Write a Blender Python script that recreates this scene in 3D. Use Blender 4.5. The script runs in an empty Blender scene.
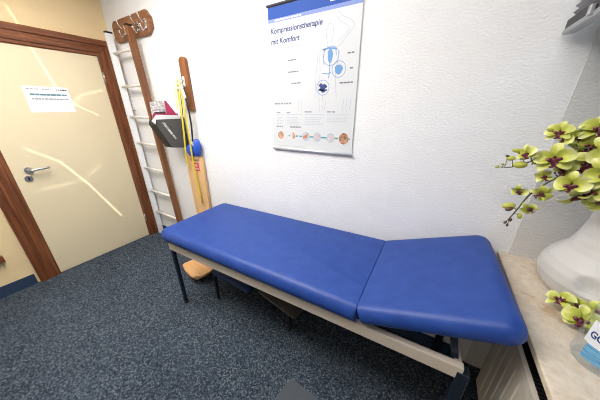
import bpy, bmesh, math, random
from mathutils import Vector, Matrix, Euler
random.seed(7)
C = bpy.context.scene.collection
PI = math.pi

# ------------------------------------------------------------------ materials
def mat(name, color, rough=0.6, metal=0.0, spec=0.5, **kw):
    m = bpy.data.materials.new(name); m.use_nodes = True
    b = m.node_tree.nodes['Principled BSDF']
    b.inputs['Base Color'].default_value = (*color, 1)
    b.inputs['Roughness'].default_value = rough
    b.inputs['Metallic'].default_value = metal
    b.inputs['Specular IOR Level'].default_value = spec
    for k, v in kw.items():
        b.inputs[k.replace('_', ' ')].default_value = v
    return m

def nodes(m):
    return m.node_tree.nodes, m.node_tree.links, m.node_tree.nodes['Principled BSDF']

def coords(m, scale=(1, 1, 1), kind='Object', rot=(0, 0, 0)):
    N, L, b = nodes(m)
    tc = N.new('ShaderNodeTexCoord'); mp = N.new('ShaderNodeMapping')
    mp.inputs['Scale'].default_value = scale; mp.inputs['Rotation'].default_value = rot
    L.new(tc.outputs[kind], mp.inputs['Vector'])
    return mp.outputs['Vector']

def noise(m, vec, scale, detail=3, rough=.5):
    N, L, b = nodes(m)
    n = N.new('ShaderNodeTexNoise')
    n.inputs['Scale'].default_value = scale; n.inputs['Detail'].default_value = detail
    n.inputs['Roughness'].default_value = rough
    L.new(vec, n.inputs['Vector'])
    return n.outputs['Fac']

def ramp(m, fac, stops):
    N, L, b = nodes(m)
    r = N.new('ShaderNodeValToRGB')
    e = r.color_ramp.elements
    while len(e) < len(stops): e.new(.5)
    for i, (p, c) in enumerate(stops):
        e[i].position = p; e[i].color = (*c, 1)
    L.new(fac, r.inputs['Fac'])
    return r.outputs['Color']

def bump(m, fac, strength=.3, dist=.01):
    N, L, b = nodes(m)
    n = N.new('ShaderNodeBump')
    n.inputs['Strength'].default_value = strength; n.inputs['Distance'].default_value = dist
    L.new(fac, n.inputs['Height']); L.new(n.outputs['Normal'], b.inputs['Normal'])

def col(m, c):
    N, L, b = nodes(m); L.new(c, b.inputs['Base Color'])

def wood(name, dark, mid, light, axis='z', rough=.4, scale=1.0):
    m = mat(name, mid, rough)
    s = {'x': (2, 38, 38), 'y': (38, 2, 38), 'z': (38, 38, 2)}[axis]
    v = coords(m, tuple(k * scale for k in s))
    f = noise(m, v, 1.0, 5, .6)
    col(m, ramp(m, f, [(.30, dark), (.5, mid), (.72, light)]))
    bump(m, f, .08, .003)
    return m

def wall_paint(name, c, strength=.55):
    m = mat(name, c, .75, spec=.25)
    v = coords(m, (.85, .85, 1.3))
    f = noise(m, v, 88, 3, .6)
    g = noise(m, v, 9, 2, .5)
    col(m, ramp(m, g, [(.3, tuple(k * .97 for k in c)), (.7, c)]))
    bump(m, f, strength, .009)
    return m

M = {}
M['wall_white'] = wall_paint('woodchip_white', (.885, .885, .89), .6)
M['wall_reveal'] = wall_paint('reveal_shade_grey', (.72, .705, .69), .6)  # greyer than the back wall: shade of the niche put into the colour
M['wall_yellow'] = wall_paint('wall_yellow', (.83, .64, .37), .25)
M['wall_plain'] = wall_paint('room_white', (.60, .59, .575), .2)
M['ceiling'] = wall_paint('ceiling_white', (.85, .85, .85), .2)
def carpet_mat():
    m = mat('blue_grey_carpet', (.07, .09, .12), .95, spec=.1)
    v = coords(m)
    f = noise(m, v, 112, 3, .8); g = noise(m, v, 520, 1, .5); h = noise(m, v, 2.2, 2)
    N, L, b = nodes(m)
    vo = N.new('ShaderNodeTexVoronoi'); vo.inputs['Scale'].default_value = 155; L.new(v, vo.inputs['Vector'])
    sx = N.new('ShaderNodeSeparateColor'); L.new(vo.outputs['Color'], sx.inputs['Color'])
    c1 = ramp(m, sx.outputs['Red'], [(.0, (.014, .022, .036)), (.35, (.039, .053, .074)), (.75, (.070, .089, .115)), (1.0, (.17, .20, .23))])
    c2 = ramp(m, h, [(.3, (.82, .82, .84)), (.7, (1.08, 1.08, 1.08))])
    mx = N.new('ShaderNodeMixRGB'); mx.blend_type = 'MULTIPLY'; mx.inputs['Fac'].default_value = 1
    L.new(c1, mx.inputs['Color1']); L.new(c2, mx.inputs['Color2'])
    L.new(mx.outputs['Color'], b.inputs['Base Color'])
    bump(m, f, .2, .006)
    return m
M['carpet'] = carpet_mat()
M['skirting'] = mat('carpet_skirting', (.035, .06, .11), .95, spec=.1)
bump(M['skirting'], noise(M['skirting'], coords(M['skirting']), 150, 2), .6, .006)
M['door'] = mat('door_cream', (.77, .665, .455), .22, spec=.5)
M['frame_v'] = wood('frame_wood_upright', (.085, .026, .010), (.17, .055, .020), (.27, .10, .038), 'z', .35)
M['frame_h'] = wood('frame_wood_level', (.085, .026, .010), (.17, .055, .020), (.27, .10, .038), 'y', .35)
M['rail_wood'] = wood('ladder_wood', (.12, .042, .016), (.20, .075, .027), (.29, .12, .045), 'z', .4)
M['board_h'] = wood('hook_board_wood', (.15, .055, .022), (.25, .10, .04), (.36, .16, .065), 'x', .4)
M['board_v'] = wood('hook_board_upright', (.15, .052, .018), (.25, .092, .032), (.36, .145, .055), 'z', .4)
M['light_wood'] = wood('beech_light', (.66, .39, .17), (.75, .48, .235), (.82, .58, .32), 'z', .5, .7)
M['pad_wood'] = wood('beech_pad', (.62, .32, .13), (.74, .42, .18), (.82, .52, .26), 'x', .5, .7)
M['ply'] = wood('plywood_under', (.25, .16, .09), (.33, .22, .13), (.42, .29, .18), 'x', .6)
def vinyl():
    m = mat('blue_vinyl', (.030, .080, .36), .46, spec=.38)
    v = coords(m)
    g = noise(m, v, 14, 4, .6)
    col(m, ramp(m, g, [(.3, (.011, .045, .235)), (.7, (.019, .064, .295))]))
    f = noise(m, v, 260, 2, .6)
    bump(m, f, .16, .002)
    return m
M['vinyl'] = vinyl()
M['cream'] = mat('cream_laminate', (.66, .58, .48), .4)
M['dark_metal'] = mat('dark_steel', (.045, .065, .10), .25, .7)
M['black'] = mat('black_plastic', (.012, .012, .013), .45)
M['chrome'] = mat('chrome', (.75, .75, .76), .18, 1.0)
M['steel'] = mat('brushed_steel', (.52, .51, .50), .3, 1.0)
M['white'] = mat('white_lacquer', (.86, .87, .89), .35)
M['white_plastic'] = mat('white_plastic', (.82, .82, .80), .4)
M['rung'] = mat('rung_white', (.78, .75, .69), .45)
M['paper'] = mat('paper_white', (.86, .87, .89), .6, spec=.2)
M['poster'] = mat('poster_paper', (.68, .695, .715), .35, spec=.3)
M['ink_blue'] = mat('ink_navy', (.03, .06, .22), .5)
M['ink_grey'] = mat('ink_grey', (.30, .33, .38), .6)
M['ink_pale'] = mat('ink_pale', (.52, .56, .62), .6)
M['ink_dim'] = mat('ink_dim', (.16, .18, .23), .6)
M['ink_black'] = mat('ink_black', (.05, .055, .07), .6)
M['band_blue'] = mat('poster_blue', (.022, .085, .40), .5, spec=.2)
M['band_pale'] = mat('poster_pale_blue', (.24, .32, .66), .5, spec=.2)
M['band_teal'] = mat('paper_teal', (.10, .22, .28), .5)
M['fig_blue'] = mat('figure_blue', (.12, .30, .60), .5)
M['fig_line'] = mat('figure_line', (.44, .50, .60), .6)
M['ring_blue'] = mat('ring_blue', (.22, .33, .62), .5)
M['teal'] = mat('teal_dash', (.05, .35, .36), .5)
def skin(name, a, b_, s):
    m = mat(name, a, .5)
    col(m, ramp(m, noise(m, coords(m, kind='Object'), s, 3), [(.35, a), (.65, b_)]))
    return m
M['photo'] = skin('photo_flesh', (.45, .12, .08), (.78, .48, .36), 45)
M['photo_pale'] = skin('photo_rose', (.72, .40, .38), (.80, .66, .64), 40)
M['photo_brown'] = skin('photo_brown', (.22, .09, .05), (.70, .42, .26), 38)
M['sil'] = mat('rail_silver', (.62, .63, .65), .35, .3)
M['yellow_band'] = mat('yellow_rubber', (.80, .62, .04), .45)
M['pale_band'] = mat('cream_rubber', (.80, .74, .42), .5)
M['blue_cloth'] = mat('blue_rubber', (.02, .09, .50), .45)
M['bag'] = mat('bag_charcoal', (.085, .081, .077), .6)
bump(M['bag'], noise(M['bag'], coords(M['bag']), 220, 2), .3, .002)
M['bag_dark'] = mat('bag_black', (.014, .013, .014), .55)
M['magenta'] = mat('magenta_card', (.42, .035, .11), .5)
M['red'] = mat('red_sticker', (.66, .05, .10), .45)
M['page'] = mat('printed_page', (.62, .60, .60), .5)
col(M['page'], ramp(M['page'], noise(M['page'], coords(M['page'], (30, 30, 60)), 1.2, 3), [(.40, (.35, .33, .34)), (.60, (.80, .79, .79))]))
def stone():
    m = mat('limestone', (.62, .50, .36), .35, spec=.5)
    v = coords(m); f = noise(m, v, 7, 6, .65); g = noise(m, v, 40, 4, .6)
    N, L, b = nodes(m)
    c1 = ramp(m, f, [(.33, (.52, .36, .22)), (.41, (.66, .55, .42)), (.62, (.72, .63, .51)), (.8, (.66, .55, .43))])
    c2 = ramp(m, g, [(.3, (.86, .84, .82)), (.6, (1.04, 1.04, 1.04))])
    mx = N.new('ShaderNodeMixRGB'); mx.blend_type = 'MULTIPLY'; mx.inputs['Fac'].default_value = 1
    L.new(c1, mx.inputs['Color1']); L.new(c2, mx.inputs['Color2']); L.new(mx.outputs['Color'], b.inputs['Base Color'])
    return m
M['stone'] = stone()
M['radiator'] = mat('radiator_cream', (.55, .50, .43), .35)
M['vase'] = mat('vase_white', (.60, .585, .565), .38, spec=.4)
M['pleat'] = mat('blind_grey', (.34, .345, .36), .6)
M['alu'] = mat('blind_alu', (.40, .41, .42), .35, .7)
M['mat_grey'] = mat('floor_mat_grey', (.085, .098, .116), .8, spec=.2)
M['mat_grey'].node_tree.nodes['Principled BSDF'].inputs['Roughness'].default_value = .8
bump(M['mat_grey'], noise(M['mat_grey'], coords(M['mat_grey']), 160, 2), .5, .006)
M['grey_top'] = mat('grey_rubber_top', (.11, .098, .088), .7)
M['navy_top'] = mat('navy_top', (.018, .045, .16), .5)
M['stem'] = mat('stem_green', (.10, .11, .035), .5)
M['bud'] = mat('bud_green', (.46, .47, .07), .45)
M['bud_dark'] = mat('bud_dark', (.10, .05, .03), .5)
M['lip'] = mat('lip_burgundy', (.17, .015, .045), .45)
col(M['lip'], ramp(M['lip'], noise(M['lip'], coords(M['lip']), 70, 2), [(.42, (.085, .008, .020)), (.60, (.20, .025, .055)), (.74, (.60, .32, .30))]))
def petal_mat():
    m = mat('petal_lime', (.56, .60, .10), .42)
    N, L, b = nodes(m)
    tc = N.new('ShaderNodeTexCoord')
    ln = N.new('ShaderNodeVectorMath'); ln.operation = 'LENGTH'
    L.new(tc.outputs['Object'], ln.inputs[0])
    ml = N.new('ShaderNodeMath'); ml.operation = 'MULTIPLY'; ml.inputs[1].default_value = 1 / .05
    L.new(ln.outputs['Value'], ml.inputs[0])
    c = ramp(m, ml.outputs[0], [(.06, (.26, .12, .05)), (.22, (.40, .45, .05)), (.66, (.54, .57, .09)), (.95, (.84, .83, .40))])
    L.new(c, b.inputs['Base Color'])
    b.inputs['Subsurface Weight'].default_value = 0.0
    return m
M['petal'] = petal_mat()
def glassy(name, c, alpha):
    m = bpy.data.materials.new(name); m.use_nodes = True
    N, L = m.node_tree.nodes, m.node_tree.links
    out = N['Material Output']; N.remove(N['Principled BSDF'])
    t = N.new('ShaderNodeBsdfTransparent'); t.inputs['Color'].default_value = (*c, 1)
    g = N.new('ShaderNodeBsdfGlossy'); g.inputs['Roughness'].default_value = .05
    lw = N.new('ShaderNodeLayerWeight'); lw.inputs['Blend'].default_value = .25
    fr = N.new('ShaderNodeMath'); fr.operation = 'MULTIPLY'; fr.inputs[1].default_value = .45; L.new(lw.outputs['Facing'], fr.inputs[0])
    ad = N.new('ShaderNodeMath'); ad.operation = 'ADD'; ad.inputs[1].default_value = alpha
    mx = N.new('ShaderNodeMixShader')
    L.new(fr.outputs[0], ad.inputs[0]); L.new(ad.outputs[0], mx.inputs['Fac'])
    L.new(t.outputs[0], mx.inputs[1]); L.new(g.outputs[0], mx.inputs[2]); L.new(mx.outputs[0], out.inputs['Surface'])
    return m
M['glass'] = glassy('window_glass', (.97, .98, .98), .0)
M['clear'] = glassy('clear_bottle', (.95, .975, .985), .02)
M['lab_white'] = mat('label_white', (.80, .83, .86), .4)
M['lab_blue'] = mat('label_blue', (.10, .34, .58), .4)
col(M['lab_blue'], ramp(M['lab_blue'], noise(M['lab_blue'], coords(M['lab_blue'], (20, 20, 260)), 1, 2), [(.35, (.06, .26, .52)), (.65, (.22, .50, .70))]))

# ------------------------------------------------------------------ mesh helpers
def link(name, bm, m, parent=None, smooth=False, loc=None, rot=None, autosmooth=None):
    bmesh.ops.recalc_face_normals(bm, faces=bm.faces)
    me = bpy.data.meshes.new(name); bm.to_mesh(me); bm.free()
    if smooth:
        for p in me.polygons: p.use_smooth = True
    me.materials.append(m)
    o = bpy.data.objects.new(name, me); C.objects.link(o)
    if parent: o.parent = parent
    if loc: o.location = loc
    if rot: o.rotation_euler = rot
    if autosmooth is not None:
        try:
            me.set_sharp_from_angle(angle=autosmooth)
        except Exception: pass
    return o

def thing(name, label, cat, loc=(0, 0, 0), rotz=0, group=None):
    o = bpy.data.objects.new(name, None); C.objects.link(o)
    o.location = loc; o.rotation_euler = (0, 0, rotz); o.empty_display_size = .05
    o['label'] = label; o['category'] = cat
    if group: o['group'] = group
    return o
def tag(o, label, cat, group=None):
    o['label'] = label; o['category'] = cat
    if group: o['group'] = group
    return o
def struct(o):
    o['kind'] = 'structure'; return o

def BM(): return bmesh.new()
def box(bm, x0, x1, y0, y1, z0, z1, bev=0, seg=2):
    r = bmesh.ops.create_cube(bm, size=1)
    vs = r['verts']
    for v in vs:
        v.co = Vector((x0 + (v.co.x + .5) * (x1 - x0), y0 + (v.co.y + .5) * (y1 - y0), z0 + (v.co.z + .5) * (z1 - z0)))
    if bev:
        es = list({e for v in vs for e in v.link_edges})
        bmesh.ops.bevel(bm, geom=es, offset=bev, segments=seg, affect='EDGES', profile=.5)
    return bm
def hexa(bm, q0, q1, bev=0):
    a = [bm.verts.new(p) for p in q0]; b = [bm.verts.new(p) for p in q1]
    fs = [bm.faces.new(a[::-1]), bm.faces.new(b)]
    for i in range(4):
        fs.append(bm.faces.new((a[i], a[(i + 1) % 4], b[(i + 1) % 4], b[i])))
    if bev:
        es = list({e for f in fs for e in f.edges})
        bmesh.ops.bevel(bm, geom=es, offset=bev, segments=2, affect='EDGES', profile=.5)
    return bm
def prism(bm, pts, vec, bev=0):
    """pts: 3-D polygon; extruded along vec"""
    vec = Vector(vec)
    a = [bm.verts.new(p) for p in pts]; b = [bm.verts.new(Vector(p) + vec) for p in pts]
    fs = [bm.faces.new(a), bm.faces.new(b[::-1])]
    n = len(a)
    for i in range(n): fs.append(bm.faces.new((a[i], b[i], b[(i + 1) % n], a[(i + 1) % n])))
    if bev:
        es = list({e for f in fs for e in f.edges})
        bmesh.ops.bevel(bm, geom=es, offset=bev, segments=2, affect='EDGES', profile=.5)
    return bm
def smooth_path(pts, n=6):
    P = [Vector(p) for p in pts]; out = []
    for i in range(len(P) - 1):
        p0 = P[max(i - 1, 0)]; p1 = P[i]; p2 = P[i + 1]; p3 = P[min(i + 2, len(P) - 1)]
        for k in range(n):
            t = k / n
            out.append(.5 * ((2 * p1) + (p2 - p0) * t + (2 * p0 - 5 * p1 + 4 * p2 - p3) * t * t + (3 * p1 - p0 - 3 * p2 + p3) * t ** 3))
    out.append(P[-1]); return out
def tube(bm, pts, r, n=8, flat=None):
    P = [Vector(p) for p in pts]; rings = []
    up = None
    for i, p in enumerate(P):
        d = (P[min(i + 1, len(P) - 1)] - P[max(i - 1, 0)]).normalized()
        if up is None:
            up = d.orthogonal().normalized()
        up = (up - d * up.dot(d)).normalized(); s = d.cross(up)
        rr = r[i] if isinstance(r, (list, tuple)) else r
        rings.append([bm.verts.new(p + (up * math.cos(a) + s * math.sin(a)) * rr) for a in [2 * PI * k / n for k in range(n)]])
    for a, b in zip(rings, rings[1:]):
        for k in range(n): bm.faces.new((a[k], a[(k + 1) % n], b[(k + 1) % n], b[k]))
    bm.faces.new(rings[0][::-1]); bm.faces.new(rings[-1])
    return bm
def ball(bm, c, r, s=(1, 1, 1), u=12, v=8, rot=None):
    q = bmesh.ops.create_uvsphere(bm, u_segments=u, v_segments=v, radius=r)
    mtx = Matrix.Translation(c) @ (rot.to_4x4() if rot else Matrix.Identity(4)) @ Matrix.Diagonal((*s, 1))
    bmesh.ops.transform(bm, matrix=mtx, verts=q['verts'])
    return q['verts']
def lathe(bm, prof, n=32, c=(0, 0, 0)):
    rings = [[bm.verts.new((c[0] + r * math.cos(2 * PI * k / n), c[1] + r * math.sin(2 * PI * k / n), c[2] + z)) for k in range(n)] for r, z in prof]
    for a, b in zip(rings, rings[1:]):
        for k in range(n): bm.faces.new((a[k], a[(k + 1) % n], b[(k + 1) % n], b[k]))
    bm.faces.new(rings[0][::-1]); bm.faces.new(rings[-1])
    return rings
def ribbon3(bm, pts, w, side, thick=.0012):
    """a flat band along pts, its width along 'side' vectors (one or many)"""
    P = [Vector(p) for p in pts]; rows = []
    for i, p in enumerate(P):
        s = Vector(side[i] if isinstance(side, list) else side).normalized()
        d = (P[min(i + 1, len(P) - 1)] - P[max(i - 1, 0)]).normalized()
        nn = d.cross(s).normalized() * thick
        ww = w[i] if isinstance(w, list) else w
        rows.append([bm.verts.new(p + s * ww / 2 + nn), bm.verts.new(p - s * ww / 2 + nn), bm.verts.new(p - s * ww / 2 - nn), bm.verts.new(p + s * ww / 2 - nn)])
    for a, b in zip(rows, rows[1:]):
        for k in range(4): bm.faces.new((a[k], a[(k + 1) % 4], b[(k + 1) % 4], b[k]))
    bm.faces.new(rows[0]); bm.faces.new(rows[-1][::-1])
    return bm
def rrect(hx, hy, radii, n=6):
    """plan outline, corners (+,+), (-,+), (-,-), (+,-) with their radii"""
    out = []
    for (sx, sy), r, a0 in zip(((1, 1), (-1, 1), (-1, -1), (1, -1)), radii, (0, PI / 2, PI, 3 * PI / 2)):
        for k in range(n + 1):
            a = a0 + PI / 2 * k / n
            out.append((sx * (hx - r) + r * math.cos(a), sy * (hy - r) + r * math.sin(a)))
    return out
def pad(bm, L, W, z0, z1, radii, re, rb, crown=.0, seam=0):
    """upholstered cushion: rounded in plan and along its top and bottom edges"""
    hx, hy = L / 2, W / 2; rings = []
    def ring(inset, z):
        pts = rrect(hx - inset, hy - inset, [max(r - inset, .004) for r in radii])
        if seam:                                 # the end that meets the other cushion keeps a tight edge
            far = inset * .94
            pts = [(x + seam * far * (x * seam + hx - inset) / (2 * (hx - inset)), y) for x, y in pts]
        return [bm.verts.new((x, y, z)) for x, y in pts]
    for k in range(5):
        a = PI / 2 * k / 4; rings.append(ring(rb * (1 - math.sin(a)), z0 + rb * (1 - math.cos(a))))
    for k in range(7):
        a = PI / 2 * k / 6; rings.append(ring(re * (1 - math.cos(a)), z1 - re * (1 - math.sin(a))))
    rings.append(ring(re + .03, z1 + crown * .6)); rings.append(ring(re + .09, z1 + crown))
    for a, b in zip(rings, rings[1:]):
        n = len(a)
        for k in range(n): bm.faces.new((a[k], a[(k + 1) % n], b[(k + 1) % n], b[k]))
    bm.faces.new(rings[0][::-1]); bm.faces.new(rings[-1])
    return bm
_dg = None
def text_bm(s, offset=0.0, shear=0.0):
    cu = bpy.data.curves.new('lettering', 'FONT'); cu.body = s; cu.size = 1; cu.offset = offset; cu.shear = shear
    cu.fill_mode = 'FRONT'
    o = bpy.data.objects.new('lettering', cu); C.objects.link(o)
    dg = bpy.context.evaluated_depsgraph_get(); dg.update()
    me = bpy.data.meshes.new_from_object(o.evaluated_get(dg))
    bm = bmesh.new(); bm.from_mesh(me)
    bpy.data.objects.remove(o); bpy.data.curves.remove(cu); bpy.data.meshes.remove(me)
    xs = [v.co.x for v in bm.verts]; ys = [v.co.y for v in bm.verts]
    return bm, min(xs), max(xs), min(ys), max(ys)
def text_on_back(s, x0, x1, z0, cap, y, offset=.0, shear=0.0):
    """lettering on a plane facing -y: baseline at z0, capital height cap, fitted between x0 and x1"""
    bm, a, b, c, d = text_bm(s, offset, shear)
    for v in bm.verts:
        v.co = Vector((x0 + (v.co.x - a) / (b - a) * (x1 - x0), y, z0 + v.co.y / .70 * cap))
    return bm

# ------------------------------------------------------------------ the room
RX, RY, RZ = 3.398, -3.7, 2.60
def slab(name, m, *b): return struct(link(name, box(BM(), *b), m))
slab('floor', M['carpet'], -.3, 4.2, RY - .2, .2, -.12, 0)
slab('ceiling', M['ceiling'], -.3, 4.2, RY - .2, .2, RZ, RZ + .1)
slab('wall_back', M['wall_white'], -.2, RX, 0, .2, 0, RZ)
slab('wall_left', M['wall_yellow'], -.2, 0, RY, 0, 0, RZ)
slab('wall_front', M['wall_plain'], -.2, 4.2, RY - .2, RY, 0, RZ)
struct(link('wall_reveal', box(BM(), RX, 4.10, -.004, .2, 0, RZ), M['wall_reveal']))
NY = -1.95                                    # far end of the window niche
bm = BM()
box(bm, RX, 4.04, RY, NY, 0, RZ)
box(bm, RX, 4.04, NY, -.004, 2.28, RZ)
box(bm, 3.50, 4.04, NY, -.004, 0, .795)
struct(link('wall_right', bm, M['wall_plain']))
sill = struct(link('window_sill', box(BM(), 3.357, 3.90, NY, -.004, .800, .825, .004, 2), M['stone']))
# window in the niche
w = struct(bpy.data.objects.new('window_1', None)); C.objects.link(w); w.location = (3.87, 0, .825)
fb = BM()
for y0, y1, z0, z1 in ((-1.95, -1.88, 0, 1.455), (-.075, -.005, 0, 1.455), (-1.88, -.075, 0, .07), (-1.88, -.075, 1.385, 1.455), (-1.02, -.94, .07, 1.385)):
    box(fb, .022, .08, y0, y1, z0, z1, .004)
link('window_frame', fb, M['white_plastic'], w)
link('pane', box(BM(), .045, .051, -1.885, -.07, .065, 1.39), M['glass'], w)
# skirting of blue carpet
slab('baseboard_left', M['skirting'], 0, .010, RY, -1.160, 0, .10)
slab('baseboard_back', M['skirting'], .012, 3.36, -.010, 0, 0, .09)

# door with its moulded frame
D0, DW, DH = .1543, .8509, 1.985
d = struct(bpy.data.objects.new('door_1', None)); C.objects.link(d)
link('door_leaf', box(BM(), .001, .010, -D0 - DW, -D0, .006, DH, .002), M['door'], d)
prof = [(-.004, .0), (-.004, .016), (.004, .022), (.022, .022), (.028, .030), (.062, .032), (.068, .024), (.086, .024), (.092, .032), (.128, .032), (.138, .024), (.138, .0)]
def frame_part(kind):
    bm = BM(); ra = []; rb = []
    for o, h in prof:
        yl, yr, zt = -D0 - DW - o, min(-D0 + o, -.013), DH + o
        if kind == 'l': a, b = (h, yl, 0), (h, yl, zt)
        elif kind == 'r': a, b = (h, yr, 0), (h, yr, zt)
        else: a, b = (h, yl, zt), (h, yr, zt)
        ra.append(bm.verts.new(a)); rb.append(bm.verts.new(b))
    n = len(prof)
    for i in range(n): bm.faces.new((ra[i], ra[(i + 1) % n], rb[(i + 1) % n], rb[i]))
    bm.faces.new(ra); bm.faces.new(rb[::-1])
    return bm
link('door_jamb', frame_part('l'), M['frame_v'], d)
link('door_jamb', frame_part('r'), M['frame_v'], d)
link('door_head', frame_part('t'), M['frame_h'], d)
hb = BM()
tube(hb, [(.010, -.905, 1.025), (.022, -.905, 1.025)], .027, 24)
link('handle_rose', hb, M['steel'], d, autosmooth=.6)
hb = BM(); tube(hb, smooth_path([(.018, -.905, 1.025), (.048, -.905, 1.025), (.060, -.893, 1.026), (.062, -.85, 1.029), (.060, -.785, 1.033)], 5), .0095, 12)
link('door_handle', hb, M['steel'], d, True)
hb = BM(); tube(hb, [(.010, -.925, .955), (.018, -.925, .955)], .026, 24)
k = link('keyhole_plate', hb, M['steel'], d, autosmooth=.6)
link('keyhole', box(BM(), .0178, .0190, -.930, -.920, .940, .968, .002), M['black'], k)
for z in (1.80, .25):
    hb = BM(); tube(hb, [(.018, -.1505, z - .05), (.018, -.1505, z + .05)], .008, 10)
    link('hinge', hb, M['steel'], d, True)

# notice taped to the door
t = thing('notice_sheet', 'white printed paper notice taped to the cream door', 'notice', (.0105, -.596, 1.59))
pb = BM(); prism(pb, [(0, -.146, .100), (0, .136, .100), (0, .142, -.104), (0, -.148, -.104)], (.0008, 0, 0))
link('sheet', pb, M['paper'], t)
def bars(pts, x): 
    b = BM()
    for y0, y1, z0, z1 in pts: box(b, x, x + .0004, y0, y1, z0, z1)
    return b
def wordrow(y0, y1, z, h, lo, hi, gap):
    out = []; y = y0
    while y < y1 - lo * .5:
        wd = min(random.uniform(lo, hi), y1 - y); out.append((y, y + wd, z - h / 2, z + h / 2)); y += wd + gap
    return out
link('heading_lines', bars(wordrow(-.115, .115, .036, .014, .02, .05, .002), .0009), M['band_teal'], t)
for a_ in (wordrow(-.112, .118, .002, .011, .012, .035, .003), wordrow(-.125, -.05, .078, .007, .01, .03, .004), wordrow(-.03, .015, .078, .007, .01, .02, .004)):
    link('printed_line', bars(a_, .0009), M['ink_grey'], t)
link('logo', bars(wordrow(.055, .125, .077, .010, .008, .02, .003), .0009), M['ink_black'], t)

# small dark wooden block at the far left
tag(link('wall_bumper', box(BM(), .0, .045, -1.33, -1.262, .318, .372, .006), M['frame_h']), 'small dark wooden block on the yellow wall at left picture edge', 'block')

# ------------------------------------------------------------------ ladder against the wall
t = thing('ladder', 'narrow wooden ladder with white rungs standing against the wall corner', 'ladder', (.30, -.045, 0))
def rail(x0b, x1b, x0t, x1t):
    b = BM()
    q0 = [(x0b - .30, -.070 + .045, .004), (x1b - .30, -.070 + .045, .004), (x1b - .30, -.014 + .045, .004), (x0b - .30, -.014 + .045, .004)]
    q1 = [(x0t - .30, -.105 + .045, 2.165), (x1t - .30, -.105 + .045, 2.165), (x1t - .30, -.048 + .045, 2.165), (x0t - .30, -.048 + .045, 2.165)]
    return hexa(b, q0, q1, .003)
r1 = link('rail', rail(.070, .098, .152, .180), M['white'], t); r1['label'] = 'white faced rail'
r2 = link('rail', rail(.578, .613, .530, .565), M['rail_wood'], t); r2['label'] = 'brown wooden rail'
for r_, x0, x1 in ((r1, .150, .182), (r2, .528, .567)):
    cb = BM(); box(cb, x0 - .30, x1 - .30, -.062, 0.0, 2.160, 2.176, .004)
    link('end_cap', cb, M['black'], r_)
for z in (.315, .598, .88, 1.16, 1.43, 1.715, 2.0):
    f = z / 2.165
    xl = .085 + (.165 - .085) * f; xr = .595 + (.545 - .595) * f; y = -.042 - .035 * f
    rb = BM(); tube(rb, [(xl - .30, y + .045, z), (xr - .30, y + .045, z)], .013, 10)
    link('rung', rb, M['rung'], t, True)

# switch plate on the corner wall
t = thing('switch_plate', 'white double switch plate on the wall behind the ladder', 'switch', (.118, -.001, 1.60))
link('plate', box(BM(), -.041, .041, -.010, 0, -.105, .105, .004), M['white_plastic'], t)
for z in (-.05, .05):
    sb = BM(); tube(sb, [(0, -.0100, z), (0, -.0122, z)], .026, 20)
    s_ = link('switch_insert', sb, M['white'], t, autosmooth=.6)
    for x in (-.010, .010):
        sb = BM(); tube(sb, [(x, -.0120, z), (x, -.0130, z)], .0035, 10); link('pin_hole', sb, M['ink_black'], s_)

# ------------------------------------------------------------------ coat rack boards with hooks
def hook(parent, x, z, y0, m):
    h = BM(); box(h, x - .013, x + .013, y0 - .006, y0, z - .038, z + .038, .003)
    o = link('hook', h, m, parent)
    h = BM()
    tube(h, smooth_path([(x, y0 - .004, z + .015), (x, y0 - .028, z + .015), (x, y0 - .044, z + .030), (x, y0 - .050, z + .052)], 5), .0065, 10)
    ball(h, (x, y0 - .051, z + .056), .0095)
    link('upper_prong', h, m, o, True)
    h = BM()
    tube(h, smooth_path([(x, y0 - .004, z - .020), (x, y0 - .020, z - .042), (x, y0 - .040, z - .045), (x, y0 - .050, z - .022)], 5), .0065, 10)
    ball(h, (x, y0 - .050, z - .016), .010)
    link('lower_prong', h, m, o, True)
    return o
t = thing('coat_rack', 'brown wooden coat rack board with chrome hooks above the ladder', 'coat rack', (0, 0, 0))
bb = BM()
prism(bb, [(.150, -.022, 2.125), (.185, -.022, 2.092), (.735, -.022, 2.092), (.790, -.022, 2.128), (.790, -.022, 2.205), (.735, -.022, 2.262), (.185, -.022, 2.262), (.150, -.022, 2.230)], (0, .0215, 0), .003)
link('board', bb, M['board_h'], t)
for x in (.37, .60, .715): hook(t, x, 2.165, -.022, M['chrome'])

t = thing('hook_board', 'upright round-topped wooden hook board holding the yellow bands', 'hook board', (0, 0, 0))
pts = [(1.060, -.024, 1.492), (1.150, -.024, 1.492)]
pts += [(1.105 + .045 * math.cos(PI * k / 10), -.024, 1.862 + .032 * math.sin(PI * k / 10)) for k in range(11)]
bb = BM(); prism(bb, pts, (0, .0235, 0), .003); link('board', bb, M['board_v'], t)
hook(t, 1.092, 1.715, -.024, M['white'])

# ------------------------------------------------------------------ transfer board, bands, pouch, bag
t = thing('wooden_slat_board', 'pale beech board with a grip slot leaning upright on the wall', 'board', (0, 0, 0))
def slab_pts(): 
    # outline in x/z, leaning: y handled by shear below
    return [(.955, .004), (1.135, .004), (1.160, 1.080), (1.152, 1.090), (.916, 1.090), (.908, 1.080)]
def lean(z): return -.050 + .018 * z / 1.09
bm = BM()
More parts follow.
